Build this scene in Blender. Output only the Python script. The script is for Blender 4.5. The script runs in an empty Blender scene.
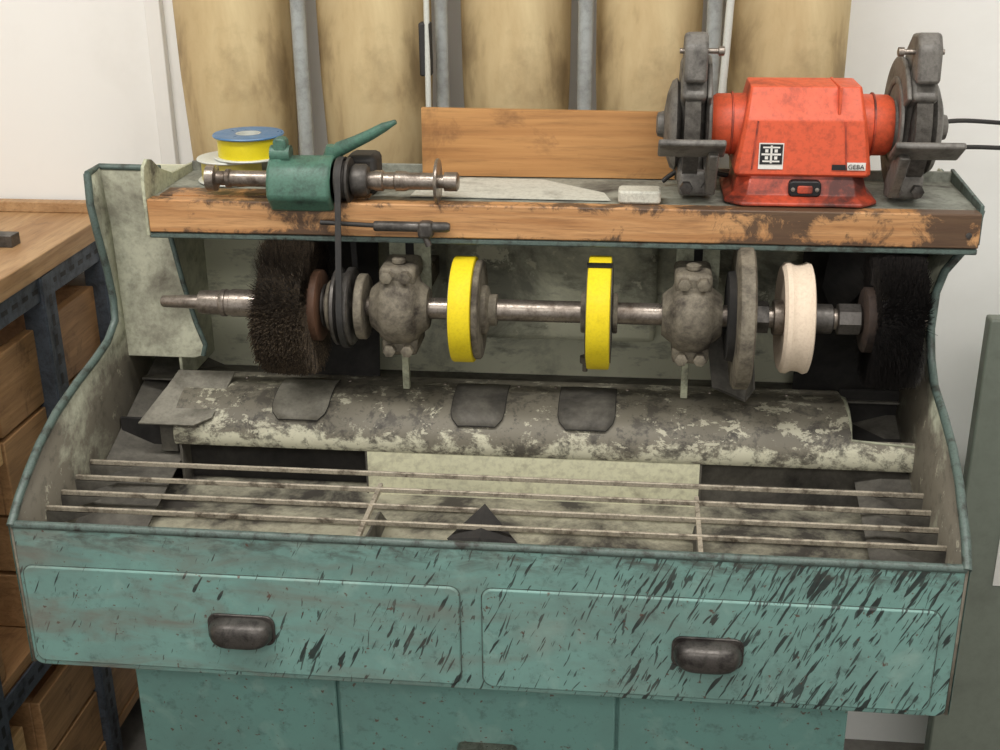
import bpy, bmesh, math, random
import numpy as np
from mathutils import Vector, Matrix
random.seed(7); rng=np.random.default_rng(5)
SC=bpy.context.scene
SC.view_settings.view_transform='Standard'
COL=bpy.context.collection

# ------------------------------------------------------------------ materials
def lin(c):
    o=[]
    for v in c[:3]:
        v/=255.0
        o.append(v/12.92 if v<=.04045 else ((v+.055)/1.055)**2.4)
    return (*o,1.0)
class G:
    def __init__(s,name):
        s.m=bpy.data.materials.new(name); s.m.use_nodes=True
        s.t=s.m.node_tree; s.b=s.t.nodes['Principled BSDF']; s.co=s.t.nodes.new('ShaderNodeTexCoord')
    def n(s,t,**k):
        x=s.t.nodes.new(t)
        for a,b in k.items(): setattr(x,a,b)
        return x
    def l(s,a,b): s.t.links.new(a,b)
    def mapping(s,scale=(1,1,1),rot=(0,0,0),src=None):
        m=s.n('ShaderNodeMapping'); m.inputs['Scale'].default_value=scale; m.inputs['Rotation'].default_value=rot
        s.l(src or s.co.outputs['Object'],m.inputs[0]); return m.outputs[0]
    def noise(s,vec,scale=5,detail=5,rough=.6,dist=0):
        x=s.n('ShaderNodeTexNoise'); x.inputs['Scale'].default_value=scale; x.inputs['Detail'].default_value=detail
        x.inputs['Roughness'].default_value=rough; x.inputs['Distortion'].default_value=dist
        s.l(vec,x.inputs['Vector']); return x.outputs['Fac']
    def ramp(s,fac,a,b,va=0,vb=1):
        r=s.n('ShaderNodeMapRange'); r.inputs[1].default_value=a; r.inputs[2].default_value=b
        r.inputs[3].default_value=va; r.inputs[4].default_value=vb; r.clamp=True
        s.l(fac,r.inputs[0]); return r.outputs[0]
    def math(s,op,a,b=None):
        r=s.n('ShaderNodeMath',operation=op)
        for i,v in enumerate((a,b)):
            if v is None: continue
            if isinstance(v,(int,float)): r.inputs[i].default_value=v
            else: s.l(v,r.inputs[i])
        return r.outputs[0]
    def mix(s,fac,a,b):
        r=s.n('ShaderNodeMix',data_type='RGBA')
        if isinstance(fac,(int,float)): r.inputs[0].default_value=fac
        else: s.l(fac,r.inputs[0])
        for i,v in ((6,a),(7,b)):
            if isinstance(v,tuple): r.inputs[i].default_value=lin(v)
            else: s.l(v,r.inputs[i])
        return r.outputs[2]
    def axis(s,i):
        x=s.n('ShaderNodeSeparateXYZ'); s.l(s.co.outputs['Object'],x.inputs[0]); return x.outputs[i]
    def out(s,col,rough=.6,metal=0,bump=None,bs=.3,bd=.002):
        if isinstance(col,tuple): s.b.inputs['Base Color'].default_value=lin(col)
        else: s.l(col,s.b.inputs['Base Color'])
        if isinstance(rough,(int,float)): s.b.inputs['Roughness'].default_value=rough
        else: s.l(rough,s.b.inputs['Roughness'])
        s.b.inputs['Metallic'].default_value=metal
        if bump is not None:
            b=s.n('ShaderNodeBump'); b.inputs['Strength'].default_value=bs; b.inputs['Distance'].default_value=bd
            s.l(bump,b.inputs['Height']); s.l(b.outputs[0],s.b.inputs['Normal'])
        return s.m

def dirty(name,base,dirt=(50,48,44),lo=.5,hi=.7,scale=12,rough=.6,metal=0,strength=1.0,fine=True,stretch=(1,1,1),bs=.25):
    g=G(name); v=g.mapping(stretch)
    a=g.noise(v,scale,8,.68,.3)
    c=g.mix(g.ramp(a,lo,hi,0,strength),base,dirt)
    if fine:
        f=g.noise(v,scale*9,4,.7)
        c=g.mix(g.ramp(f,.45,.75,0,.5*strength),c,dirt)
    r=g.ramp(a,.3,.7,max(rough-.12,.05),min(rough+.15,1))
    return g.out(c,r,metal,a,bs)

def wood(name,a,b,dirt=(60,40,25),axis='X',scale=1.0,dlo=.62,dhi=.75,rough=.55):
    g=G(name)
    st={'X':(1.5,14,22),'Y':(14,1.5,22),'Z':(14,14,1.5)}[axis]
    v=g.mapping(tuple(q*scale for q in st))
    n1=g.noise(v,2.2,6,.6,1.2); n2=g.noise(g.mapping(tuple(q*scale*4 for q in st)),3,4,.7)
    c=g.mix(g.ramp(n1,.35,.65),a,b)
    c=g.mix(g.ramp(n2,.5,.75,0,.45),c,tuple(int(x*.6) for x in b))
    d=g.noise(g.mapping((1,1,1)),11,5,.7,.5)
    c=g.mix(g.ramp(d,dlo,dhi,0,.85),c,dirt)
    return g.out(c,rough,0,n2,.2)

def teal_paint(name,base,strokes=True,grime=.6):
    g=G(name)
    o=g.mapping()
    n=g.noise(o,7,7,.65,.2); f=g.noise(o,60,4,.7)
    c=g.mix(g.ramp(n,.45,.72,0,grime),base,(90,106,100))
    c=g.mix(g.ramp(f,.55,.75,0,.6),c,(66,78,74))
    li=g.noise(o,16,4,.6,.4)
    c=g.mix(g.ramp(li,.56,.72,0,.4),c,(156,180,170))
    if strokes:
        x=g.axis(0)
        dens=g.ramp(x,-.35,.42,0,1)
        big=g.noise(o,6,3,.6)
        def layer(c,ang,sx,sz,t0,t1,w,fac,col):
            r=g.mapping((1,1,1),(0,math.radians(ang),0))
            s1=g.noise(g.mapping((sx,2,sz),src=r),1.0,2,.5,.35)
            th=g.math('SUBTRACT',t0,g.math('MULTIPLY',dens,t1))
            th=g.math('SUBTRACT',th,g.math('MULTIPLY',g.math('SUBTRACT',big,.5),w))
            return g.mix(g.ramp(g.math('SUBTRACT',s1,th),0,.025,0,fac),c,col)
        c=layer(c,-27,130,18,.684,.098,.34,.93,(34,38,37))
        c=layer(c,-22,200,26,.684,.095,.30,.85,(40,44,42))
        c=layer(c,-12,170,26,.700,.06,.2,.8,(44,48,46))
        br=g.noise(g.mapping((3,3,9)),2.5,5,.6,.6)
        inv=g.math('SUBTRACT',1.0,dens)
        c=g.mix(g.math('MULTIPLY',g.ramp(br,.45,.68,0,.75),inv),c,(116,106,96))
        z=g.axis(2)
        top=g.math('MULTIPLY',g.ramp(z,.855,.89,0,1),g.ramp(g.noise(g.mapping((22,2,60)),1,5,.7,.4),.45,.62,0,.8))
        c=g.mix(top,c,(72,72,66))
    rust=g.noise(o,130,2,.5)
    c=g.mix(g.ramp(rust,.68,.74,0,.8),c,(90,52,38))
    return g.out(c,g.ramp(n,.3,.7,.35,.62),0,f,.1)

M={}
M['teal']=teal_paint('teal_hammered_paint',(116,154,146))
M['teal_plain']=teal_paint('teal_paint_lower',(106,148,140),strokes=False,grime=.4)
M['rim']=dirty('worn_rim_paint',(88,104,98),(48,48,42),.5,.65,40,.45)
M['cream']=dirty('cream_enamel_dirty',(182,184,160),(78,74,64),.50,.70,6,.5)
M['cream_clean']=dirty('cream_enamel',(190,190,168),(100,94,82),.46,.75,11,.5)
M['cream_low']=dirty('cream_enamel_lower',(220,218,188),(120,112,96),.58,.80,11,.5,strength=.85)
M['grime']=dirty('grimy_sheet_metal',(110,106,97),(50,47,43),.38,.64,7,.7,.1)
M['flatblack']=dirty('flat_black',(50,47,44),(26,25,24),.4,.65,8,.85)  # plain near-black; also fills the duct opening, left recess and bracket slots
M['steel']=dirty('machined_steel',(160,150,140),(84,72,62),.46,.7,35,.34,.8)
M['dsteel']=dirty('dark_steel',(98,94,90),(48,45,42),.45,.7,30,.45,.6)
M['iron']=dirty('dusty_cast_iron',(130,122,106),(62,55,48),.44,.66,26,.7,.15,bs=.6)
M['bracket']=dirty('bracket_cream_dirty',(184,186,160),(74,70,62),.50,.70,16,.65)
M['black']=dirty('black_rubber',(40,39,38),(62,58,54),.5,.75,30,.6)
M['yellow']=dirty('yellow_felt_band',(232,208,20),(170,140,30),.64,.85,30,.7,strength=.6)
M['yellow_t']=dirty('yellow_tape',(226,208,30),(190,170,40),.6,.9,30,.4,strength=.4)
M['yellow_p']=dirty('pale_yellow_tape',(206,190,96),(160,140,70),.5,.9,30,.5,strength=.5)
M['blue']=dirty('blue_plastic',(78,120,160),(60,80,100),.6,.9,30,.35,strength=.5)
M['whiteplastic']=dirty('translucent_white_plastic',(206,208,200),(140,140,130),.6,.9,30,.4,strength=.5)
M['felt']=dirty('white_felt',(226,208,186),(165,135,110),.6,.85,30,.85,strength=.6)
M['green']=dirty('green_machine_paint',(74,112,96),(44,54,48),.50,.7,28,.45)
M['brushwood']=wood('brush_hub_wood',(104,74,56),(78,56,42),axis='Z',dlo=.5,dhi=.7)
M['hubdark']=dirty('dark_hub',(66,52,44),(34,28,26),.45,.7,30,.7)
M['red']=dirty('orange_red_paint',(218,92,58),(96,42,32),.56,.78,14,.45,strength=.85)
M['red_dirty']=dirty('orange_red_paint_grimy',(190,76,50),(62,34,30),.42,.62,16,.45,strength=.92)
M['ggrey']=dirty('grinder_grey_paint',(112,108,102),(54,50,46),.48,.7,30,.5)
M['stone']=dirty('grinding_stone',(88,84,78),(50,46,42),.4,.7,90,.95,bs=.6)
M['white']=dirty('label_white',(225,222,215),(190,185,175),.6,.9,60,.5,strength=.4)
M['ink']=dirty('label_black',(20,20,22),(30,30,30),.6,.9,60,.5)
M['wax']=dirty('wax_white',(206,204,190),(120,112,100),.58,.8,30,.6)
M['paper']=dirty('dusty_sheet',(196,196,184),(130,126,114),.52,.78,14,.7)
M['shelfmetal']=dirty('shelf_metal',(146,148,136),(66,62,56),.48,.7,12,.6)
M['benchwood']=wood('bench_wood',(188,152,110),(164,126,86),(90,60,38),'Y',1,.64,.8)
M['crate']=wood('crate_wood',(216,176,122),(186,144,94),(96,62,38),'Y',1,.60,.78)
M['crate2']=wood('crate_wood_dark',(182,140,96),(150,112,74),(76,50,32),'Y',1,.58,.75)
M['board']=wood('orange_board',(194,144,88),(166,116,66),(96,62,38),'X',.5,.58,.78)
M['slot']=dirty('slotted_angle_steel',(84,92,102),(50,50,52),.45,.7,30,.5,.3)
M['pipe']=dirty('grey_pipe',(166,170,168),(112,112,108),.5,.75,10,.5,.1)
M['plate']=dirty('flap_plate',(142,138,126),(84,80,70),.44,.70,14,.6,.1)
M['handle']=dirty('handle_dark_metal',(84,80,76),(40,36,34),.45,.65,40,.38,.5)
M['rod']=dirty('worn_rod',(190,180,162),(92,82,70),.48,.66,45,.5,.3)
M['deck']=dirty('tray_floor_dirty_cream',(160,156,136),(60,56,50),.42,.60,9,.7)
M['panelgrey']=dirty('greygreen_panel',(122,128,116),(98,100,90),.5,.75,5,.5,strength=.7)

def bristle(name,a,b,c3):
    g=G(name); o=g.mapping()
    n=g.noise(o,420,2,.5); m=g.noise(o,30,4,.6)
    c=g.mix(g.ramp(n,.40,.62),a,b); c=g.mix(g.ramp(m,.5,.68,0,.7),c,c3)
    return g.out(c,.8)
M['bristle']=bristle('dark_bristle',(34,27,21),(92,77,58),(46,37,28))
M['bristle2']=bristle('black_bristle',(18,15,14),(38,31,27),(24,19,17))

g=G('shelf_front_wood')
v=g.mapping((1.5,14,26)); n1=g.noise(v,2.2,6,.6,1.0); n2=g.noise(g.mapping((6,60,90)),3,4,.7)
c=g.mix(g.ramp(n1,.35,.65),(204,156,106),(172,122,76))
c=g.mix(g.ramp(n2,.46,.72,0,.5),c,(112,80,54))
d=g.noise(g.mapping((1,1,1)),20,6,.75,.5); x=g.axis(0); z=g.axis(2)
def bumpx(g,x,c0,w):
    q=g.math('ABSOLUTE',g.math('SUBTRACT',x,c0)); return g.ramp(q,0,w,.20,0)
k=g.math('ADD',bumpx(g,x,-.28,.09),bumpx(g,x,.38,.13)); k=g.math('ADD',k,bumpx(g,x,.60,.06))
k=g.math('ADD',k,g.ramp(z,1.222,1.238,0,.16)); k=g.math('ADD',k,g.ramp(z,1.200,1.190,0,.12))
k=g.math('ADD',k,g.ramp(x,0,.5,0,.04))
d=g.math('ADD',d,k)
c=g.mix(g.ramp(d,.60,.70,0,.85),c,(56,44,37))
M['shelfwood']=g.out(c,.5,0,n2,.2)
g=G('filter_bag_cloth'); o=g.mapping()
a=g.noise(g.mapping((4,4,1.4)),3,6,.6,.4); f=g.noise(o,9,6,.65)
z=g.axis(2)
c=g.mix(g.ramp(a,.35,.68),(214,194,150),(184,158,114))
c=g.mix(g.ramp(f,.52,.72,0,.45),c,(124,104,74))
c=g.mix(g.ramp(a,.56,.7,0,.4),c,(100,90,70))
c=g.mix(g.ramp(z,1.38,1.15,0,.35),c,(110,92,66))
M['bag']=g.out(c,.8,0,g.noise(o,140,2,.5),.15)
g=G('back_panel_enamel'); o=g.mapping(); x=g.axis(0); z=g.axis(2)
a=g.noise(o,6,8,.70,.5); b=g.noise(g.mapping((1,1,2.5)),16,6,.7)
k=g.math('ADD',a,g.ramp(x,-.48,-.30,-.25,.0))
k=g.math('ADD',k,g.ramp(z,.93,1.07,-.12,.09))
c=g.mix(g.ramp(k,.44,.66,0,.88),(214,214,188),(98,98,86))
c=g.mix(g.ramp(b,.52,.68,0,.6),c,(58,55,50))
c=g.mix(g.ramp(g.noise(o,22,5,.7,.3),.58,.62,0,.8),c,(208,206,182))
M['backpanel']=g.out(c,.55,0,a,.2)
g=G('duct_enamel'); o=g.mapping(); z=g.axis(2)
a=g.noise(g.mapping((1,1,1.5)),13,9,.76,.3)
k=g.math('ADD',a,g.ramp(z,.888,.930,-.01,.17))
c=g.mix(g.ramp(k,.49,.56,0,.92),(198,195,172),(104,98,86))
c=g.mix(g.ramp(g.noise(o,30,6,.75,.3),.50,.60,0,.75),c,(62,58,52))
c=g.mix(g.ramp(g.noise(g.mapping((1,1,2)),24,6,.75,.3),.57,.60,0,.8),c,(192,188,166))
c=g.mix(g.ramp(g.noise(o,70,4,.7),.58,.66,0,.6),c,(52,48,44))
M['duct']=g.out(c,.6,0,a,.3)
g=G('side_panel_inside'); o=g.mapping(); z=g.axis(2)
a=g.noise(o,8,7,.7,.3)
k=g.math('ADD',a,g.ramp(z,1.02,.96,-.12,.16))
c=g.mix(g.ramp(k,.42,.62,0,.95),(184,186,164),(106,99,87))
c=g.mix(g.ramp(g.noise(o,50,5,.7),.52,.7,0,.6),c,(64,60,52))
c=g.mix(g.ramp(g.noise(o,26,5,.75),.62,.65,0,.6),c,(176,172,152))
M['sidein']=g.out(c,.6,0,a,.3)
M['wall']=dirty('wall_plaster',(244,243,239),(228,226,220),.5,.8,3,.9,strength=.5,fine=False,bs=.08)
M['floor']=dirty('concrete_floor',(120,116,110),(80,76,72),.45,.7,4,.85)
M['ceil']=dirty('ceiling_paint',(225,225,220),(205,205,200),.5,.8,3,.9,strength=.4,fine=False)

# ------------------------------------------------------------------ mesh helpers
def empty(name,loc=(0,0,0)):
    e=bpy.data.objects.new(name,None); COL.objects.link(e); e.location=loc; e.empty_display_size=.05; return e
def mk(name,verts,faces,mat,parent=None,smooth=False,bevel=0,seg=2,solid=0,auto=None):
    me=bpy.data.meshes.new(name); me.from_pydata([tuple(v) for v in verts],[],faces); me.update()
    bm=bmesh.new(); bm.from_mesh(me); bmesh.ops.recalc_face_normals(bm,faces=bm.faces); bm.to_mesh(me); bm.free()
    ob=bpy.data.objects.new(name,me); COL.objects.link(ob)
    me.materials.append(M[mat] if isinstance(mat,str) else mat)
    if solid:
        s=ob.modifiers.new('s','SOLIDIFY'); s.thickness=solid; s.offset=0
    if bevel:
        b=ob.modifiers.new('b','BEVEL'); b.width=bevel; b.segments=seg; b.limit_method='ANGLE'; b.angle_limit=math.radians(auto if auto else 35)
        smooth=True
    if smooth:
        for p in me.polygons: p.use_smooth=True
        try: me.set_sharp_from_angle(angle=math.radians(auto or 38))
        except Exception: pass
    if parent is not None: ob.parent=parent
    return ob
def box(name,x0,x1,y0,y1,z0,z1,mat,parent=None,bevel=.001,rot=None):
    v=[(x,y,z) for x in (x0,x1) for y in (y0,y1) for z in (z0,z1)]
    if rot:
        ax,deg=rot; c=Vector(((x0+x1)/2,(y0+y1)/2,(z0+z1)/2)); R=Matrix.Rotation(math.radians(deg),3,ax)
        v=[tuple(R@(Vector(p)-c)+c) for p in v]
    f=[(0,1,3,2),(4,6,7,5),(0,4,5,1),(2,3,7,6),(0,2,6,4),(1,5,7,3)]
    return mk(name,v,f,mat,parent,bevel=bevel)
def ext(name,poly,axis,a,b,mat,parent=None,bevel=0,smooth=False):
    """extrude 2-D polygon along axis. axis X: poly=(y,z); Y: (x,z); Z: (x,y)"""
    def P(p,t): return {'X':(t,p[0],p[1]),'Y':(p[0],t,p[1]),'Z':(p[0],p[1],t)}[axis]
    n=len(poly); v=[P(p,a) for p in poly]+[P(p,b) for p in poly]
    f=[tuple(range(n)),tuple(range(n,2*n))]+[(i,(i+1)%n,n+(i+1)%n,n+i) for i in range(n)]
    return mk(name,v,f,mat,parent,bevel=bevel,smooth=smooth)
def lathe(name,prof,org,axis,mat,parent=None,seg=56,closed=False,R=None,auto=38):
    v=[];f=[];n=len(prof)
    for i in range(seg):
        a=2*math.pi*i/seg; c,s=math.cos(a),math.sin(a)
        for t,r in prof:
            p={'X':(t,r*c,r*s),'Y':(r*c,t,r*s),'Z':(r*c,r*s,t)}[axis]
            p=Vector(p)
            if R is not None: p=R@p
            v.append(tuple(p+Vector(org)))
    m=n if closed else n-1
    for i in range(seg):
        j=(i+1)%seg
        for k in range(m):
            l=(k+1)%n
            f.append((i*n+k,i*n+l,j*n+l,j*n+k))
    if not closed:
        f.append(tuple(i*n for i in range(seg))); f.append(tuple(i*n+n-1 for i in range(seg)))
    return mk(name,v,f,mat,parent,smooth=True,auto=auto)
def disc(name,x0,x1,r,yz,mat,parent,bv=.0015,seg=56):
    return lathe(name,[(x0,r-bv),(x0+bv,r),(x1-bv,r),(x1,r-bv)],(0,yz[0],yz[1]),'X',mat,parent,seg)
def tube(name,pts,r,mat,parent=None,seg=10,closed=False):
    pts=[Vector(p) for p in pts]; n=len(pts); v=[];f=[]
    up=None
    for i,p in enumerate(pts):
        a=pts[(i-1)%n] if (closed or i>0) else p; b=pts[(i+1)%n] if (closed or i<n-1) else p
        t=(b-a).normalized()
        if up is None:
            up=Vector((0,0,1)) if abs(t.z)<.9 else Vector((1,0,0))
        s=t.cross(up).normalized(); up=s.cross(t).normalized()
        rr=r[i] if isinstance(r,(list,tuple)) else r
        for k in range(seg):
            q=2*math.pi*k/seg
            v.append(tuple(p+s*math.cos(q)*rr+up*math.sin(q)*rr))
    for i in range(n if closed else n-1):
        j=(i+1)%n
        for k in range(seg):
            l=(k+1)%seg; f.append((i*seg+k,i*seg+l,j*seg+l,j*seg+k))
    if not closed:
        f.append(tuple(range(seg))); f.append(tuple(range((n-1)*seg,n*seg)))
    return mk(name,v,f,mat,parent,smooth=True,auto=60)
def rrect(x0,x1,z0,z1,r,n=6,corners=(1,1,1,1)):
    P=[]
    for ci,(cx,cz,a0) in enumerate(((x1-r,z0+r,-90),(x1-r,z1-r,0),(x0+r,z1-r,90),(x0+r,z0+r,180))):
        if corners[ci]:
            for i in range(n+1):
                a=math.radians(a0+90*i/n); P.append((cx+r*math.cos(a),cz+r*math.sin(a)))
        else:
            P.append(((x1,z0),(x1,z1),(x0,z1),(x0,z0))[ci])
    return P
def bez(p0,p1,p2,p3,n=16):
    p0,p1,p2,p3=map(Vector,(p0,p1,p2,p3)); o=[]
    for i in range(n+1):
        t=i/n; o.append(p0*(1-t)**3+p1*3*t*(1-t)**2+p2*3*t*t*(1-t)+p3*t**3)
    return o

# ------------------------------------------------------------------ room
WY=.86
box('floor',-2.6,2.6,-3.2,WY+.1,-.1,0,'floor',bevel=0)
box('wall_back',-2.6,2.6,WY,WY+.1,0,2.9,'wall',bevel=0)
box('wall_left',-2.7,-2.6,-3.2,WY+.1,0,2.9,'wall',bevel=0)
box('wall_right',2.6,2.7,-3.2,WY+.1,0,2.9,'wall',bevel=0)
box('ceiling',-2.7,2.7,-3.2,WY+.1,2.9,3.0,'ceil',bevel=0)
box('trim_1',-.665,-.637,WY-.018,WY,0.0,2.9,'wall',bevel=.002)

# ------------------------------------------------------------------ the machine
E=empty('shoe_finishing_machine')
box('cabinet_base',-.47,.475,.066,.58,.0,.70,'teal_plain',E,bevel=.004)
for i,(a,b) in enumerate(((-.468,-.192),(-.188,.179),(.183,.473))):
    box(f'cabinet_door_{i+1}',a,b,.058,.068,.03,.672,'teal_plain',E,bevel=.003)
ext('cabinet_handle',rrect(-.03,.05,.552,.570,.008),'Y',.04,.06,'steel',E,bevel=.002)
ext('apron',rrect(-.575,.575,.697,.90,.014,corners=(1,0,0,1)),'Y',0,.012,'teal',E,bevel=.0015)
box('apron_underside',-.57,.57,.01,.40,.697,.703,'teal_plain',E)
for i,(a,b) in enumerate(((-.568,-.014),(.014,.553))):
    ext(f'drawer_shadow_gap_{i+1}',rrect(a-.0015,b+.0015,.7038,.8462,.014),'Y',-.0006,.004,'rim',E)
    ext(f'drawer_front_{i+1}',rrect(a,b,.705,.845,.013),'Y',-.0035,.004,'teal',E,bevel=.002)
def cup(name,cx,cz):
    w,h,d=.041,.019,.024; v=[];f=[];nu,nv=28,10
    for j in range(nv+1):
        q=math.pi/2*j/nv
        for i in range(nu):
            a=2*math.pi*i/nu
            ca,sa=math.cos(a),math.sin(a)
            sx=math.copysign(abs(ca)**.55,ca); sz=math.copysign(abs(sa)**.75,sa)
            k=math.cos(q)**.45
            v.append((cx+w*sx*k,-.004-d*math.sin(q),cz+h*sz*k-.003*math.sin(q)))
    for j in range(nv):
        for i in range(nu):
            f.append((j*nu+i,j*nu+(i+1)%nu,(j+1)*nu+(i+1)%nu,(j+1)*nu+i))
    mk(name,v,f,'handle',E,smooth=True,auto=80)
    ext(name+'_flange',rrect(cx-.043,cx+.043,cz-.021,cz+.0215,.012),'Y',-.0068,-.003,'handle',E,bevel=.001)
cup('drawer_handle_1',-.290,.770); cup('drawer_handle_2',.287,.773)
def side(name,sgn):
    if sgn<0:
        L=[(.70,0,.575),(.78,0,.575),(.90,0,.575),(.925,.03,.575),(.945,.062,.575),(.965,.10,.575),(.985,.155,.575),(1.0,.225,.575),(1.010,.29,.575),(1.02,.338,.575),(1.04,.372,.575),(1.07,.378,.576),(1.12,.370,.576),(1.18,.355,.577),(1.22,.352,.580),(1.262,.36,.582)]
    else:
        L=[(.70,0,.575),(.78,0,.575),(.90,0,.575),(.925,.03,.577),(.945,.062,.578),(.965,.10,.58),(.985,.155,.582),(1.0,.225,.584),(1.012,.29,.585),(1.035,.328,.586),(1.07,.35,.586),(1.12,.355,.588),(1.15,.355,.596),(1.175,.352,.612),(1.20,.35,.625),(1.235,.35,.63)]
    v=[];f=[]
    for z,y,x in L:
        yb=.60 if (sgn>0 or z<1.0) else .405
        v+= [(sgn*x,y,z),(sgn*x,(y+yb)/2,z),(sgn*x,yb,z)]
    for i in range(len(L)-1):
        a=3*i; f+=[(a,a+1,a+4,a+3),(a+1,a+2,a+5,a+4)]
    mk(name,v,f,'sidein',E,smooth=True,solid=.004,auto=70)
    tube(name+'_rim',[(sgn*x,y,z) for z,y,x in L if z>=.9],.0058,'rim',E,8)
    vo=[(x+sgn*.0035,y,z) for x,y,z in v]
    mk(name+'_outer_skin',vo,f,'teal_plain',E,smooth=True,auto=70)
side('side_panel_left',-1); side('side_panel_right',1)
ck=[(-.580,.974),(-.470,.974),(-.457,.978),(-.452,.995),(-.463,1.03),(-.476,1.09),(-.486,1.15),(-.492,1.19),(-.492,1.262),(-.582,1.262)]
ext('cheek_panel_left',ck,'Y',.400,.405,'cream_clean',E,bevel=.001)
tube('cheek_panel_edge',[(x,.402,z) for x,z in ck[2:8]],.004,'rim',E,8)
tube('hood_top_rim_left',[(-.582,.36,1.262),(-.582,.402,1.263),(-.492,.402,1.262)],.0048,'rim',E,8)
box('cheek_return',-.496,-.491,.402,.55,.93,1.19,'cream',E)
box('hood_side_left',-.582,-.578,.402,.55,.80,1.19,'teal_plain',E)
tube('tray_front_rim',[(-.575,.004,.90),(.575,.004,.90)],.0055,'rim',E,8)
# tray floor and deck
box('tray_floor',-.573,.573,.01,.36,.803,.809,'deck',E,bevel=0)
box('tray_inner_front',-.573,.573,.012,.016,.805,.895,'cream',E,bevel=0)
box('lower_back_panel',-.190,.285,.3015,.307,.805,.8775,'cream_low',E)
box('lower_back_recess_left',-.57,-.190,.335,.341,.805,.90,'flatblack',E)
box('lower_back_recess_right',.285,.57,.318,.324,.805,.90,'grime',E)
box('recess_cheek_1',-.193,-.189,.302,.34,.805,.8775,'grime',E)
box('recess_cheek_2',.284,.288,.302,.33,.805,.8775,'grime',E)
box('recess_cheek_3',-.47,-.466,.302,.34,.805,.8775,'grime',E)
def quad(name,v,mat,solid=.003): return mk(name,v,[(0,1,2,3)],mat,E,solid=solid)
quad('deck_left',[(-.572,.14,.812),(-.47,.14,.812),(-.47,.54,.905),(-.572,.54,.95)],'grime')
quad('deck_right',[(.50,.14,.812),(.574,.14,.812),(.58,.54,.93),(.50,.54,.905)],'grime')
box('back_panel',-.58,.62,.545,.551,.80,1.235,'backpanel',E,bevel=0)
quad('back_ledge',[(-.57,.43,.925),(.58,.43,.925),(.58,.546,.905),(-.57,.546,.905)],'grime')
# dust duct
AC=(.378,.893); AR=(.080,.050)
DP=[(.46,.93)]+[(AC[0]+AR[0]*math.cos(math.radians(a)),AC[1]+AR[1]*math.sin(math.radians(a))) for a in range(70,181,10)]+[(.298,.884),(.301,.877)]
ext('dust_duct',DP+[(.46,.877)],'X',-.475,.490,'duct',E,smooth=True)
lip=[q for q in DP if q[1]<=.920 and q[0]<.35]
ext('dust_duct_right_lip',lip+[(.318,.877),(.318,.905),(.322,.912)],'X',.490,.578,'duct',E,smooth=True)
box('duct_opening_floor',.490,.578,.315,.46,.877,.887,'flatblack',E)
box('duct_opening_back',.490,.578,.44,.446,.88,.940,'flatblack',E)
tube('duct_opening_rim',[(.490,.43,.932),(.490,.395,.944),(.490,.36,.942),(.490,.33,.932),(.490,.310,.917),(.575,.306,.912)],.0025,'cream',E,6)
def flap(name,cx,w,mat,ks,off=.004):
    v=[];f=[];n=len(ks)
    for i,k in enumerate(ks):
        y,z=DP[k]
        ww=w/2*(1 if i<n-2 else (.93 if i==n-2 else .70))
        dy,dz=(y-AC[0])/AR[0]**2,(z-AC[1])/AR[1]**2; L=math.hypot(dy,dz)
        for s in (-1,-.5,0,.5,1): v.append((cx+s*ww,y+dy/L*off,z+dz/L*off*(1.0 if abs(s)<.9 else .8)))
    for i in range(n-1):
        for s in range(4):
            a=i*5+s; f.append((a,a+1,a+6,a+5))
    mk(name,v,f,mat,E,smooth=True,solid=.002,auto=60)
    tube(name+'_edge',[v[i*5] for i in range(n)]+[v[(n-1)*5+k] for k in range(1,5)]+[v[i*5+4] for i in range(n-2,-1,-1)],.0011,'flatblack',E,5)
flap('duct_flap_1',-.290,.082,'plate',[1,2,3,4,5,6,7,8,9])
flap('duct_flap_2',-.031,.076,'grime',[1,2,3,4,5,6,7,8,9])
flap('duct_flap_3',.124,.080,'grime',[1,2,3,4,5,6,7,8,9])
for x in (-.395,-.235,-.09,.02,.075,.18,.30,.41):
    lathe('duct_screw',[(0,.0035),(.0015,.003),(.002,.001)],(x,.41,.9405),'Z','steel',E,10)
P0=[(-.522,.0),(-.44,.0),(-.416,.018),(-.408,.118),(-.496,.118),(-.503,.08)]
ext('duct_end_plate',P0,'Z',0,.003,'plate',E,bevel=.0008)
o=bpy.data.objects['duct_end_plate']; o.rotation_euler=(math.radians(20),0,0); o.location=(0,.288,.912)
box('duct_end_support',-.500,-.475,.31,.44,.86,.915,'grime',E)
# grate bars
for i,(y,z) in enumerate(((.087,.880),(.132,.880),(.178,.880),(.226,.880))):
    ext(f'grate_bar_{i+1}',[(y-.0018,z-.004),(y+.0018,z-.004),(y+.0022,z+.003),(y-.0022,z+.003)],'X',-.572,.574,'rod',E,bevel=.001)
    for s in (-1,1):
        ext(f'grate_hook_{i+1}_{"l" if s<0 else "r"}',[(s*.573,z-.005),(s*.51,z-.005),(s*.573,z-.028)],'Y',y-.002,y+.002,'grime',E)
for i,x in enumerate((-.148,.276)):
    ext(f'grate_cross_{i+1}',[(.02,.874),(.195,.874),(.195,.881),(.02,.881)],'X',x-.0028,x+.0028,'rod',E)
    quad(f'tray_divider_{i+1}',[(x,.02,.81),(x,.22,.81),(x,.18,.845),(x,.02,.862)],'grime')
mk('dust_scoop',[(-.040,.085,.862),(.003,.070,.874),(.048,.085,.860),(.003,.125,.892),(-.02,.06,.84),(.03,.06,.84)],[(0,1,3),(1,2,3),(0,4,1),(4,5,1),(5,2,1),(0,3,2)],'flatblack',E,solid=.003)
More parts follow.
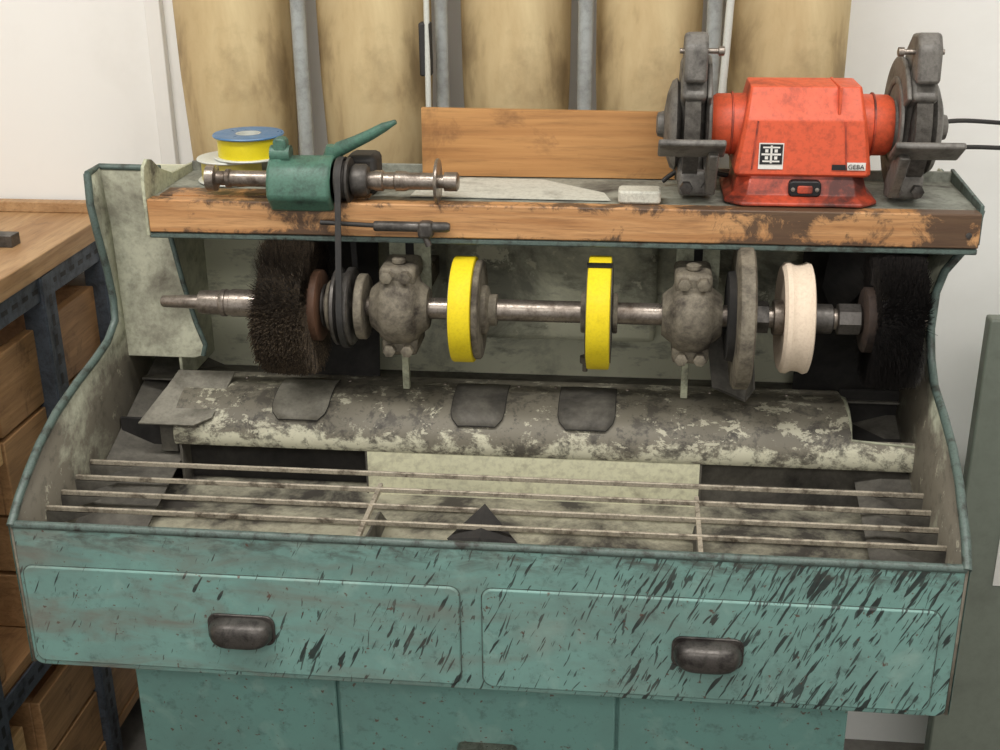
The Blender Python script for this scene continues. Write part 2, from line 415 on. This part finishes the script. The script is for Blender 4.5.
# mounting brackets
for i,(x,w) in enumerate(((-.132,.030),(.272,.030))):
    box(f'bearing_bracket_{i+1}',x-w,x+w,.385,.391,1.06,1.19,'bracket',E)
    box(f'bearing_bracket_slot_{i+1}',x-.006,x+.006,.3835,.386,1.145,1.175,'flatblack',E)
    box(f'bearing_bracket_foot_{i+1}',x-.016,x-.006,.375,.385,.945,1.06,'bracket',E)
    box(f'bearing_bracket_stem_{i+1}',x-w*.5,x+w*.5,.37,.55,1.07,1.10,'iron',E)
SY,SZ=.33,1.087
lathe('main_shaft',[(-.482,.007),(-.479,.0088),(-.428,.0102),(-.426,.0160),(-.42,.0172),(-.345,.0172),(-.343,.012),(-.30,.012),(-.2,.014),(-.155,.015),(.0,.0150),(.2,.0150),(.3,.015),(.50,.014),(.57,.013),(.574,.009)],(0,SY,SZ),'X','steel',E,40)
lathe('shaft_collar_grooved',[(-.395,.0180),(-.393,.0195),(-.387,.0195),(-.386,.0180),(-.380,.0180),(-.379,.0195),(-.340,.0195),(-.338,.014)],(0,SY,SZ),'X','steel',E,40)
def brush(name,x0,x1,r,mat,n,hubside,hubr,hubmat):
    lathe(name+'_core',[(x0+.012,.03),(x0+.008,r*.80),(x1-.008,r*.82),(x1-.012,.03)],(0,SY,SZ),'X',mat,E,40)
    v=[];f=[]
    for i in range(n):
        a=rng.uniform(0,2*math.pi); x=rng.uniform(x0+.006,x1-.006)
        e=(x-(x0+x1)/2)/((x1-x0)/2)
        x2=x+e*.004+rng.normal(0,.0025); rr=r*(1-.04*e*e)*rng.uniform(.90,1.015)+rng.normal(0,.0006)
        a2=a+rng.normal(0,.06); da=.0007/r
        r0=r*.5
        def P(x,r,a): return (x,SY+r*math.cos(a),SZ+r*math.sin(a))
        b=len(v)
        v+= [P(x-.0003,r0,a-da),P(x+.0003,r0,a+da),P(x2+.0003,rr,a2+da*.5),P(x2-.0003,rr,a2-da*.5)]
        f.append((b,b+1,b+2,b+3))
    mk(name+'_bristles',v,f,mat,E)
    if hubside>0: lathe(name+'_hub',[(x1-.012,.02),(x1-.012,hubr),(x1+.003,hubr),(x1+.005,hubr-.003),(x1+.005,.012)],(0,SY,SZ),'X',hubmat,E,48)
    else: lathe(name+'_hub',[(x0-.005,.012),(x0-.005,hubr-.003),(x0-.003,hubr),(x0+.012,hubr),(x0+.012,.02)],(0,SY,SZ),'X',hubmat,E,48)
brush('polishing_brush_left',-.330,-.252,.099,'bristle',22000,1,.050,'brushwood')
brush('polishing_brush_right',.495,.564,.092,'bristle2',18000,-1,.044,'hubdark')
disc('washer_1',-.246,-.242,.030,(SY,SZ),'dsteel',E)
lathe('spacer',[(-.244,.022),(-.232,.022)],(0,SY,SZ),'X','steel',E)
disc('washer_2',-.238,-.232,.036,(SY,SZ),'iron',E)
lathe('driven_pulley',[(-.228,.015),(-.228,.052),(-.226,.0545),(-.222,.0545),(-.219,.046),(-.213,.046),(-.210,.0545),(-.204,.0545),(-.202,.052),(-.202,.015)],(0,SY,SZ),'X','dsteel',E)
disc('pulley_disc',-.196,-.184,.046,(SY,SZ),'iron',E)
def bearing(name,x):
    lathe(name+'_housing',[(x-.040,.017),(x-.040,.028),(x-.033,.034),(x-.027,.038),(x-.025,.044),(x-.016,.050),(x-.006,.0515),(x+.006,.0515),(x+.016,.050),(x+.025,.044),(x+.027,.038),(x+.033,.034),(x+.040,.028),(x+.040,.017)],(0,SY,SZ),'X','iron',E)
    for s,nm in ((1,'top'),(-1,'bottom')):
        box(f'{name}_{nm}_lug',x-.025,x+.025,SY-.024,SY+.05,SZ+s*.050-.014,SZ+s*.050+.014,'iron',E,bevel=.007)
        for q in (-1,1):
            lathe(f'{name}_{nm}_bolt_{"l" if q<0 else "r"}',[(-.037,.006),(-.036,.0088),(-.024,.0088),(-.022,.006),(.0,.006)],(x+q*.0125,SY,SZ+s*.053),'Y','iron',E,6)
    lathe(f'{name}_grease_cap',[(.045,.008),(.064,.008),(.066,.010),(.071,.010),(.073,.006)],(x,SY,SZ),'Z','iron',E,16)
    box(name+'_back_arm',x-.02,x+.02,SY+.02,.40,SZ-.03,SZ+.03,'iron',E,bevel=.004)
bearing('pillow_bearing_left',-.137); bearing('pillow_bearing_right',.264)
def band(name,x0,x1,r,mat,core):
    lathe(name+'_band',[(x0,r-.008),(x0+.001,r-.001),(x0+.003,r),(x1-.003,r),(x1-.001,r-.001),(x1,r-.008)],(0,SY,SZ),'X',mat,E,72)
    lathe(name+'_core',[(x0-.0012,.014),(x0-.0012,r-.009),(x1+.0012,r-.009),(x1+.0012,.014)],(0,SY,SZ),'X',core,E,72)
band('sanding_wheel_left',-.062,-.031,.0735,'yellow','grime')
disc('sanding_wheel_left_rear_plate',-.031,-.022,.069,(SY,SZ),'iron',E)
lathe('sanding_wheel_left_flange',[(-.024,.034),(-.016,.034),(-.014,.030),(-.012,.022),(-.002,.022),(-.001,.014)],(0,SY,SZ),'X','iron',E)
band('sanding_wheel_right',.123,.155,.078,'yellow','grime')
box('sanding_wheel_right_seam',.122,.156,SY-.03,SY-.018,SZ+.073,SZ+.0765,'ink',E,bevel=0)
disc('sanding_wheel_right_flange',.157,.164,.028,(SY,SZ),'iron',E)
disc('sanding_wheel_right_flange_b',.114,.121,.028,(SY,SZ),'iron',E)
lathe('disc_sander',[(.324,.02),(.320,.035),(.320,.094),(.323,.099),(.340,.099),(.343,.094),(.343,.02)],(0,SY,SZ),'X','iron',E,72)
lathe('disc_sander_pad',[(.311,.02),(.311,.060),(.320,.062)],(0,SY,SZ),'X','flatblack',E,60)
mk('disc_guard_sheet',[(.288,.40,1.05),(.300,.37,.965),(.345,.345,.955),(.36,.37,.965),(.352,.42,1.10)],[(0,1,2,3,4)],'grime',E,solid=.003)
lathe('felt_wheel',[(.386,.014),(.386,.055),(.382,.062),(.381,.069),(.385,.0745),(.391,.0755),(.396,.0725),(.401,.0715),(.408,.0725),(.414,.0755),(.419,.074),(.421,.068),(.421,.014)],(0,SY,SZ),'X','felt',E,72)
disc('felt_wheel_washer',.372,.386,.024,(SY,SZ),'steel',E)
lathe('shaft_nut_1',[(.350,.014),(.350,.022),(.366,.022),(.366,.014)],(0,SY,SZ),'X','dsteel',E,6)
lathe('shaft_nut_2',[(.422,.014),(.422,.020),(.45,.020),(.452,.016)],(0,SY,SZ),'X','dsteel',E,20)
lathe('shaft_nut_3',[(.456,.014),(.458,.022),(.486,.022),(.490,.016)],(0,SY,SZ),'X','dsteel',E,8)
quad('suction_hood_right',[(.43,.50,.90),(.60,.44,.93),(.60,.44,1.18),(.43,.50,1.18)],'flatblack')
mk('hanging_black_bag',[(.455,.40,1.19),(.505,.38,1.19),(.50,.39,1.11),(.47,.42,1.06),(.45,.43,1.10)],[(0,1,2,3,4)],'flatblack',E,solid=.004)  # black bag hanging in front of the right hood
mk('dark_sheet_left',[(-.34,.46,.93),(-.20,.46,.93),(-.20,.50,1.19),(-.31,.50,1.19)],[(0,1,2,3)],'flatblack',E,solid=.004)  # plain dark sheet behind the left brush and pulley
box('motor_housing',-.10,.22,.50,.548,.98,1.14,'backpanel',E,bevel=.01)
lathe('knob',[(0,.004),(.012,.004),(.014,.008),(.024,.008),(.026,.004)],(.115,.47,.945),'Z','iron',E,16)
# shelf
box('shelf_top',-.485,.628,.345,.515,1.205,1.235,'shelfmetal',E,bevel=.002)
box('shelf_front_strip',-.485,.626,.322,.347,1.190,1.236,'shelfwood',E,bevel=.002)
box('shelf_wood_top',-.475,-.18,.347,.39,1.235,1.2375,'shelfwood',E,bevel=.0006)
box('shelf_under_rail',-.487,.626,.324,.36,1.181,1.189,'rim',E,bevel=.002)
box('shelf_back_upstand',-.485,.628,.512,.518,1.205,1.249,'shelfmetal',E)
ext('shelf_end_cap_left',[(.322,1.185),(.322,1.262),(.328,1.280),(.342,1.288),(.358,1.284),(.385,1.266),(.43,1.250),(.52,1.246),(.52,1.185)],'X',-.490,-.485,'bracket',E,bevel=.001)
ext('shelf_end_cap_right',[(.34,1.19),(.34,1.243),(.52,1.252),(.52,1.19)],'X',.627,.632,'rim',E,bevel=.001)
for i,x in enumerate((-.09,.612)):
    lathe(f'shelf_screw_{i+1}',[(-.0015,.001),(-.001,.004),(.002,.004)],(x,.322,1.208),'Y','dsteel',E,12)
# top spindle attachment
TY,TZ=.338,1.264
ext('spindle_body',[(.312,1.232),(.298,1.246),(.301,1.270),(.313,1.288),(.338,1.297),(.367,1.291),(.384,1.268),(.39,1.2365),(.345,1.2365),(.335,1.224),(.318,1.224)],'X',-.309,-.222,'green',E,bevel=.005)
box('spindle_base',-.318,-.214,.34,.42,1.236,1.244,'green',E,bevel=.003)
ext('spindle_ear',rrect(-.302,-.284,1.27,1.322,.007),'Y',.325,.345,'green',E,bevel=.003)
lathe('spindle_ear_boss',[(-.307,.008),(-.307,.012),(-.280,.012),(-.280,.008)],(0,.335,1.299),'X','green',E,24)
for i,x in enumerate((-.299,-.232)):
    lathe(f'spindle_flange_{i+1}',[(x-.010,.012),(x-.010,.031),(x-.006,.034),(x+.006,.034),(x+.010,.031),(x+.010,.012)],(0,TY,TZ-.001),'X','green',E,40)
lathe('spindle_shaft',[(-.402,.012),(-.400,.0178),(-.388,.0178),(-.386,.010),(-.375,.010),(-.373,.0130),(-.368,.0130),(-.366,.0110),(-.312,.0110),(-.22,.011),(-.17,.012),(-.165,.0140),(-.156,.0140),(-.154,.0115),(-.140,.0115),(-.138,.0135),(-.125,.0135),(-.120,.0115),(-.083,.0115),(-.081,.009),(-.073,.009),(-.072,.0128),(-.055,.0128),(-.053,.010)],(0,TY,TZ),'X','steel',E,32)
lathe('spindle_pulley',[(-.218,.012),(-.218,.030),(-.215,.031),(-.212,.026),(-.206,.026),(-.203,.031),(-.200,.030),(-.200,.012)],(0,TY,TZ),'X','dsteel',E)
lathe('spindle_black_housing',[(-.198,.012),(-.198,.019),(-.194,.022),(-.180,.022),(-.176,.019),(-.176,.012)],(0,TY,TZ),'X','dsteel',E)
box('spindle_black_block',-.215,-.172,.37,.42,1.236,1.290,'black',E,bevel=.008)
lathe('cutter_disc',[(-.0835,.008),(-.0835,.030),(-.0815,.031),(-.0795,.030),(-.0795,.008)],(0,TY,TZ),'X','steel',E,40)
tube('lever_arm',[(-.232,.362,1.290),(-.218,.360,1.302),(-.198,.358,1.311),(-.175,.355,1.322),(-.155,.353,1.333),(-.138,.352,1.341)],[.009,.010,.0085,.0075,.0065,.003],'green',E,12)
tube('lever_root',[(-.236,.365,1.25),(-.234,.363,1.275),(-.231,.361,1.292),(-.229,.360,1.306)],[.014,.013,.011,.008],'green',E,12)
tube('tie_rod',[(-.24,.314,1.211),(-.10,.312,1.206)],.0032,'black',E,10)
lathe('stop_rod',[(-.165,.006),(-.163,.007),(-.066,.007),(-.062,.005)],(0,.308,1.209),'X','dsteel',E,20)
box('stop_rod_clamp',-.105,-.084,.298,.318,1.194,1.217,'dsteel',E,bevel=.005)
tube('stop_screw',[(-.096,.305,1.20),(-.09,.303,1.184)],.0045,'dsteel',E,10)
def belt(name,x,c1,r1,c2,r2,w,t,mat):
    (y1,z1),(y2,z2)=c1,c2
    P=[]
    d=math.atan2(z1-z2,y1-y2); L=math.hypot(y1-y2,z1-z2); al=math.acos((r2-r1)/L)
    n=20
    for i in range(n+1):
        a=d-al+2*al*i/n; P.append((y1,z1,r1,a))
    for i in range(n+1):
        a=d+al+(2*math.pi-2*al)*i/n; P.append((y2,z2,r2,a))
    v=[];f=[]
    for y,z,r,a in P:
        for xx,rr in ((x-w/2,r),(x+w/2,r),(x+w/2,r+t),(x-w/2,r+t)):
            v.append((xx,y+rr*math.cos(a),z+rr*math.sin(a)))
    m=len(P)
    for i in range(m):
        j=(i+1)%m
        for k in range(4): f.append((i*4+k,i*4+(k+1)%4,j*4+(k+1)%4,j*4+k))
    mk(name,v,f,mat,E,smooth=True)
belt('drive_belt',-.2115,(TY,TZ),.0285,(SY,SZ),.0555,.008,.003,'black')

# ------------------------------------------------------------------ objects on the shelf
def spool(name,cx,cy,z0,tape,top,r=.050):
    e=empty(name,(cx,cy,z0))
    def L(n,p,m): lathe(n,p,(0,0,0),'Z',m,e,56,closed=True)
    L('flange_bottom',[(0,.018),(0,r-.001),(.0015,r),(.003,r-.001),(.003,.018)],'whiteplastic')
    L('tape',[(.003,.022),(.003,r-.006),(.031,r-.006),(.031,.022)],tape)
    L('flange_top',[(.031,.018),(.031,r-.001),(.0325,r),(.034,r-.001),(.034,.018)],top)
    L('tube_core',[(0,.016),(0,.019),(.034,.019),(.034,.016)],'whiteplastic')
    return e
spool('tape_roll',-.402,.448,1.2365,'yellow_p','whiteplastic',.049)
spool('tape_roll',-.372,.445,1.2713,'yellow_t','blue',.051)
w=empty('wax_block',(0,0,0))
ext('wax_bar',rrect(.160,.217,.342,.378,.006),'Z',1.2365,1.254,'wax',w,bevel=.003)
pp=empty('paper_sheet')
mk('sheet',[(-.125,.362,1.2372),(.15,.357,1.2372),(.14,.40,1.2372),(.05,.475,1.2372),(-.06,.48,1.2372),(-.12,.43,1.2372)],[(0,1,2,3,4,5)],'paper',pp,solid=.001)
bo=empty('wooden_board')
mk('board',[(-.129,.499,1.2365),(.238,.499,1.2365),(.237,.500,1.262),(.218,.504,1.331),(-.129,.504,1.334)],[(0,1,2,3,4)],'board',bo,solid=.011)

# ------------------------------------------------------------------ bench grinder
Gd=empty('bench_grinder')
GX,GY,GZ=.400,.425,1.322
def loft(name,secs,mat,parent,ch=.25,bevel=.003,auto=14):
    v=[];f=[]
    for z,hx,hy,cy in secs:
        c=ch*min(hx,hy)
        P=[(-hx+c,-hy),(hx-c,-hy),(hx,-hy+c),(hx,hy-c),(hx-c,hy),(-hx+c,hy),(-hx,hy-c),(-hx,-hy+c)]
        v+=[(GX+x,GY+cy+y,z) for x,y in P]
    for i in range(len(secs)-1):
        for k in range(8): f.append((i*8+k,i*8+(k+1)%8,(i+1)*8+(k+1)%8,(i+1)*8+k))
    f.append(tuple(range(8))); f.append(tuple(range(8*(len(secs)-1),8*len(secs))))
    return mk(name,v,f,mat,parent,bevel=bevel,auto=auto)
loft('pedestal',[(1.2375,.099,.086,0),(1.2420,.099,.086,0),(1.249,.088,.070,0),(1.284,.078,.056,0)],'red_dirty',Gd,.25,.0015)
loft('motor_shroud',[(1.272,.086,.060,0),(1.2755,.088,.0665,0),(1.282,.088,.0665,0),(1.346,.078,.062,0),(1.386,.071,.040,0)],'red',Gd,.08,.0012)
box('shroud_top_ridge',GX+.040,GX+.044,GY-.058,GY+.04,1.352,1.388,'red',Gd,bevel=.001,rot=('X',-1))
lathe('motor_end_left',[(-.118,.02),(-.118,.036),(-.112,.040),(-.07,.041),(-.07,.02)],(GX,GY,GZ+.008),'X','red',Gd)
lathe('motor_end_right',[(.07,.02),(.07,.041),(.112,.040),(.118,.036),(.118,.02)],(GX,GY,GZ+.008),'X','red',Gd)
for s in (-1,1):
    lathe('motor_end_rib',[(s*.092-.0015,.041),(s*.092-.001,.0428),(s*.092+.001,.0428),(s*.092+.0015,.041)],(GX,GY,GZ+.008),'X','red_dirty',Gd)
fy=lambda z: GY-.0667+ (z-1.282)*(.0045/.064)
def plate(name,x0,x1,z0,z1,o,mat):
    mk(name,[(x0,fy(z0)-o,z0),(x1,fy(z0)-o,z0),(x1,fy(z1)-o,z1),(x0,fy(z1)-o,z1)],[(0,1,2,3)],mat,Gd,solid=.0006)
def ridge(name,x0,x1,z0,z1,w):
    mk(name,[(x0-w,fy(z0)-.0006,z0),(x0+w,fy(z0)-.0006,z0),(x1+w,fy(z1)-.0006,z1),(x1-w,fy(z1)-.0006,z1)],[(0,1,2,3)],'red_dirty',Gd,solid=.0015)
ridge('shroud_seam_left',.334,.339,1.283,1.345,.0010)
ridge('shroud_seam_right',.456,.450,1.283,1.345,.0010)
plate('logo_plate',.342,.374,1.283,1.317,.0006,'white')
plate('logo_black',.3435,.3725,1.2895,1.3155,.0014,'ink')
for i,(a,b,c,d) in enumerate(((.3567,.3593,1.291,1.314),(.3455,.3705,1.3013,1.3037),(.350,.354,1.296,1.300),(.362,.366,1.296,1.300),(.350,.354,1.305,1.309),(.362,.366,1.305,1.309),(.347,.369,1.2925,1.2945),(.347,.369,1.3105,1.3125))):
    plate(f'logo_mark_{i+1}',a,b,c,d,.0022,'white')
plate('maker_label_black',.437,.456,1.283,1.290,.0010,'ink')
plate('maker_label_white',.456,.480,1.283,1.293,.0010,'white')
tc=bpy.data.curves.new('label_text','FONT'); tc.body='GEBA'; tc.size=.0085; tc.extrude=.0002
to=bpy.data.objects.new('label_text',tc); COL.objects.link(to); tc.materials.append(M['ink'])
to.location=(.4573,fy(1.284)-.0022,1.2848); to.rotation_euler=(math.pi/2,0,0); to.parent=Gd
ext('switch_frame',rrect(.383,.425,1.2480,1.269,.006),'Y',GY-.074,GY-.056,'ink',Gd,bevel=.002)
ext('switch_rocker',rrect(.394,.414,1.253,1.263,.003),'Y',GY-.077,GY-.070,'red_dirty',Gd,bevel=.001)
for i,x in enumerate((.3885,.4195)):
    lathe(f'switch_screw_{i+1}',[(-.0765,.001),(-.076,.0028),(-.07,.0028)],(x,GY,1.258),'Y','steel',Gd,10)
def guard(s,tag):
    X=lambda t: GX+s*t
    C=(GY,GZ+.010); r=.086
    def arc(r,a0,a1,n=40): return [(C[0]+r*math.cos(math.radians(a0+(a1-a0)*i/n)),C[1]+r*math.sin(math.radians(a0+(a1-a0)*i/n))) for i in range(n+1)]
    pl=arc(r,-120,150)+[(C[0]-.045,C[1]+.03),(C[0]-.03,C[1]-.03)]
    ext(f'guard_shell_{tag}',pl,'X',*sorted((X(.128),X(.162))),'ggrey',Gd,bevel=.006)
    ext(f'guard_inner_flange_{tag}',arc(r+.002,-120,150)+[(C[0]-.05,C[1]+.03),(C[0]-.035,C[1]-.03)],'X',*sorted((X(.122),X(.128))),'ggrey',Gd,bevel=.002)
    lathe(f'grinding_wheel_{tag}',[(X(.136),.02),(X(.136),.078),(X(.156),.078),(X(.156),.02)],(0,C[0],C[1]),'X','stone',Gd,60)
    lathe(f'guard_neck_{tag}',[(X(.110),.028),(X(.118),.034),(X(.126),.034)],(0,GY,GZ+.008),'X','ggrey',Gd)
    lathe(f'guard_ring_{tag}',[(X(.121),.052),(X(.1195),.054),(X(.1195),.060),(X(.121),.062),(X(.124),.062),(X(.124),.052)],(0,C[0],C[1]),'X','ggrey',Gd,48,closed=True)
    lathe(f'outer_cover_{tag}',[(X(.160),.052),(X(.166),.062),(X(.172),.058),(X(.178),.042),(X(.182),.018),(X(.190),.016),(X(.192),.01)],(0,C[0],C[1]-.004),'X','ggrey',Gd)
    ext(f'shield_arm_{tag}',[(GY-.078,1.395),(GY-.074,1.440),(GY-.058,1.457),(GY-.02,1.452),(GY+.01,1.43),(GY+.02,1.40),(GY-.03,1.395)],'X',*sorted((X(.130),X(.160))),'ggrey',Gd,bevel=.005)
    lathe(f'shield_arm_bolt_{tag}',[(X(.108),.003),(X(.109),.006),(X(.116),.006),(X(.117),.0035),(X(.166),.0035)],(0,GY-.05,1.432),'X','steel',Gd,12)
    box(f'tool_rest_{tag}',*sorted((X(.104),X(.190))),GY-.128,GY-.080,1.312,1.321,'ggrey',Gd,bevel=.003,rot=('X',-30))
    ext(f'tool_rest_bracket_{tag}',[(GY-.118,1.310),(GY-.088,1.314),(GY-.03,1.262),(GY-.035,1.242),(GY-.065,1.246),(GY-.10,1.285)],'X',*sorted((X(.112),X(.126))),'ggrey',Gd,bevel=.003)
    box(f'guard_lug_{tag}',*sorted((X(.118),X(.160))),GY-.05,GY-.01,1.240,1.275,'ggrey',Gd,bevel=.006)
    for i,t in enumerate((.122,.150)):
        lathe(f'guard_bolt_{tag}_{i+1}',[(-.068,.004),(-.067,.0085),(-.056,.0085),(-.05,.005),(-.03,.005)],(X(t),GY,1.255),'Y','dsteel',Gd,6)
guard(-1,'left'); guard(1,'right')
tube('power_cord_1',bez((.545,.44,1.30),(.60,.50,1.34),(.64,.56,1.31),(.78,.60,1.30)),.0032,'black',Gd)
tube('power_cord_2',bez((.545,.44,1.275),(.61,.50,1.30),(.66,.54,1.275),(.80,.58,1.27)),.0032,'black',Gd)
tube('power_cord_3',bez((.335,.47,1.245),(.28,.465,1.25),(.26,.46,1.28),(.220,.455,1.242)),.0035,'black',Gd)

# ------------------------------------------------------------------ filter bags and pipes behind
for i,(x,r) in enumerate(((-.472,.094),(-.240,.092),(-.014,.088),(.194,.083),(.410,.091))):
    b=empty('dust_filter_bag',(x,.735,0))
    prof=[(.78,.03),(.80,r*.72),(.95,r*.80),(1.15,r*.90),(1.35,r*.98),(1.55,r),(1.9,r),(2.2,r*.97),(2.24,r*.6),(2.25,.03)]
    if i==4: prof=[(z,q*(.9 if z<1.3 else 1)) for z,q in prof]
    v=lathe('bag',prof,(0,0,0),'Z','bag',b,48)
    for q in v.data.vertices:
        a=math.atan2(q.co.y,q.co.x); k=1+.018*math.sin(a*3+i*1.7+q.co.z*2)+.01*math.sin(a*7+q.co.z*5+i)
        q.co.x*=k; q.co.y*=k
    lathe('clamp_ring',[(2.20,r*.9),(2.20,r*1.02),(2.23,r*1.02),(2.23,r*.9)],(0,0,0),'Z','steel',b,40,closed=True)
    lathe('bag_hook',[(2.24,.01),(2.9,.01)],(0,0,0),'Z','pipe',b,12)
for i,(x,y,r) in enumerate(((-.347,.665,.0118),(-.124,.675,.010),(.099,.665,.0115),(.292,.665,.0115))):
    p=empty('wall_pipe',(x,y,0))
    lathe('pipe',[(0,r),(2.9,r)],(0,0,0),'Z','pipe',p,24)
h=empty('air_hose'); tube('hose',bez((.325,.62,2.9),(.320,.62,2.2),(.322,.62,1.5),(.300,.615,1.249),30),.006,'whiteplastic',h)
h=empty('coiled_cord'); tube('cord',bez((-.140,.64,2.9),(-.14,.64,2.0),(-.138,.635,1.5),(-.140,.62,1.20),24),.0045,'whiteplastic',h)
box('cord_clip',-.152,-.134,.625,.648,1.36,1.44,'black',h,bevel=.003)

# ------------------------------------------------------------------ left workbench
B=empty('workbench')
BX=-.775; BT=1.08
box('bench_top',-1.7,BX,-.15,.845,BT-.035,BT,'benchwood',B,bevel=.002)
box('bench_back_strip',-1.7,BX+.01,.83,.852,BT,BT+.02,'benchwood',B,bevel=.002)
def slotted(name,x0,x1,y0,y1,z0,z1,axis):
    box(name,x0,x1,y0,y1,z0,z1,'slot',B,bevel=.0005)
    a0,a1=(z0,z1) if axis=='Z' else (y0,y1)
    n=int((a1-a0)/.035)
    V=[];F=[]
    for i in range(n):
        t=a0+.0175+i*.035
        if axis=='Z': c=[(x1+.0006,(y0+y1)/2-.005,t-.01),(x1+.0006,(y0+y1)/2+.005,t-.01),(x1+.0006,(y0+y1)/2+.005,t+.01),(x1+.0006,(y0+y1)/2-.005,t+.01)]
        else: c=[(x1+.0006,t-.01,(z0+z1)/2-.004),(x1+.0006,t+.01,(z0+z1)/2-.004),(x1+.0006,t+.01,(z0+z1)/2+.004),(x1+.0006,t-.01,(z0+z1)/2+.004)]
        b=len(V); V+=c; F.append((b,b+1,b+2,b+3))
    mk(name+'_slots',V,F,'ink',B)
slotted('side_rail',BX-.012,BX-.008,-.14,.84,BT-.078,BT-.037,'Y')
for nm,y in (('front',.20),('middle',.56),('rear',.80)):
    slotted('post_'+nm,BX-.006,BX-.002,y,y+.04,0,BT-.037,'Z')
    box(f'post_{nm}_leg',BX-.042,BX-.004,y-.002,y+.002,0,BT-.037,'slot',B)
slotted('lower_rail',BX-.012,BX-.008,-.14,.84,.40,.44,'Y')
box('lower_shelf',-1.7,BX-.014,-.14,.84,.44,.46,'crate2',B)
box('floor_shelf',-1.7,BX-.014,-.14,.84,.10,.12,'crate2',B)
def crate(y0,y1,z0,z1,m1,m2,dx=0,n=2):
    c=empty('wooden_crate')
    for k in range(n):
        h0=z0+(z1-z0)*k/n; h1=z0+(z1-z0)*(k+1)/n-.008
        box(f'slat_side_{k+1}',BX-.035-dx,BX-.017-dx,y0,y1,h0,h1,m1,c,bevel=.002)
        box(f'slat_front_{k+1}',BX-.45,BX-.035-dx,y0,y0+.016,h0,h1,m1,c,bevel=.002)
        box(f'slat_rear_{k+1}',BX-.45,BX-.035-dx,y1-.016,y1,h0,h1,m2,c,bevel=.002)
    box('base',BX-.45,BX-.035-dx,y0+.016,y1-.016,z0,z0+.012,m2,c)
crate(-.12,.28,.462,.60,'crate2','crate'); crate(-.10,.26,.602,.79,'crate','crate2',.01); crate(-.12,.38,.792,.985,'crate','crate2')
crate(.42,.80,.462,.68,'crate2','crate'); crate(.41,.80,.682,.96,'crate2','crate2',.012)
crate(-.10,.30,.122,.36,'crate','crate2'); crate(.36,.78,.122,.36,'crate2','crate2')
st=empty('steel_ruler'); box('blade',-.90,-.84,.60,.63,BT,BT+.02,'dsteel',st)
# ------------------------------------------------------------------ right background partition
K=empty('partition_panel')
box('panel_sheet',.735,1.30,.60,.63,.04,1.0,'panelgrey',K,bevel=.004)
box('panel_foot_left',.80,.84,.50,.73,0,.04,'panelgrey',K,bevel=.004)
box('panel_foot_right',1.20,1.24,.50,.73,0,.04,'panelgrey',K,bevel=.004)
box('panel_label',.800,.83,.598,.601,.53,.68,'white',K,bevel=0)
# ------------------------------------------------------------------ lights
def area(name,loc,rot,sx,sy,p,col):
    l=bpy.data.lights.new(name,'AREA'); l.shape='RECTANGLE'; l.size=sx; l.size_y=sy; l.energy=p; l.color=col
    o=bpy.data.objects.new(name,l); COL.objects.link(o); o.location=loc; o.rotation_euler=rot; return o
g=G('lamp_diffuser'); g.b.inputs['Emission Color'].default_value=(1,.98,.95,1); g.b.inputs['Emission Strength'].default_value=2.0; M['lamp']=g.out((240,240,235),.5)
for i,(x,y) in enumerate(((-.7,-.55),(.9,-.55))):
    L=empty('ceiling_lamp',(x,y,2.86))
    box('housing',-.65,.65,-.10,.10,0,.038,'white',L,bevel=.004)
    box('diffuser',-.63,.63,-.085,.085,-.012,0,'lamp',L,bevel=.004)
    area(f'tube_light_{i+1}',(x,y,2.835),(0,0,0),1.25,.17,(27,22)[i],(1,.975,.94))
area('room_light_rear',(0,-2.3,2.8),(math.radians(25),0,0),2.5,.8,30,(1,.975,.94))
W=bpy.data.worlds.new('World'); SC.world=W; W.use_nodes=True
W.node_tree.nodes['Background'].inputs[0].default_value=(1,.985,.96,1); W.node_tree.nodes['Background'].inputs[1].default_value=.70
# ------------------------------------------------------------------ camera
yaw,pitch,roll=[math.radians(a) for a in (6.48,21.79,-.56)]
f=Vector((-math.sin(yaw)*math.cos(pitch),math.cos(yaw)*math.cos(pitch),-math.sin(pitch)))
r=Vector((math.cos(yaw),math.sin(yaw),0)); u=r.cross(f)
r,u=r*math.cos(roll)+u*math.sin(roll),-r*math.sin(roll)+u*math.cos(roll)
cd=bpy.data.cameras.new('camera'); cam=bpy.data.objects.new('camera',cd); COL.objects.link(cam)
mm=Matrix((( r.x,u.x,-f.x,.185),(r.y,u.y,-f.y,-1.29),(r.z,u.z,-f.z,1.642),(0,0,0,1)))
cam.matrix_world=mm; cd.sensor_width=36; cd.lens=44.78; cd.clip_start=.05; SC.camera=cam
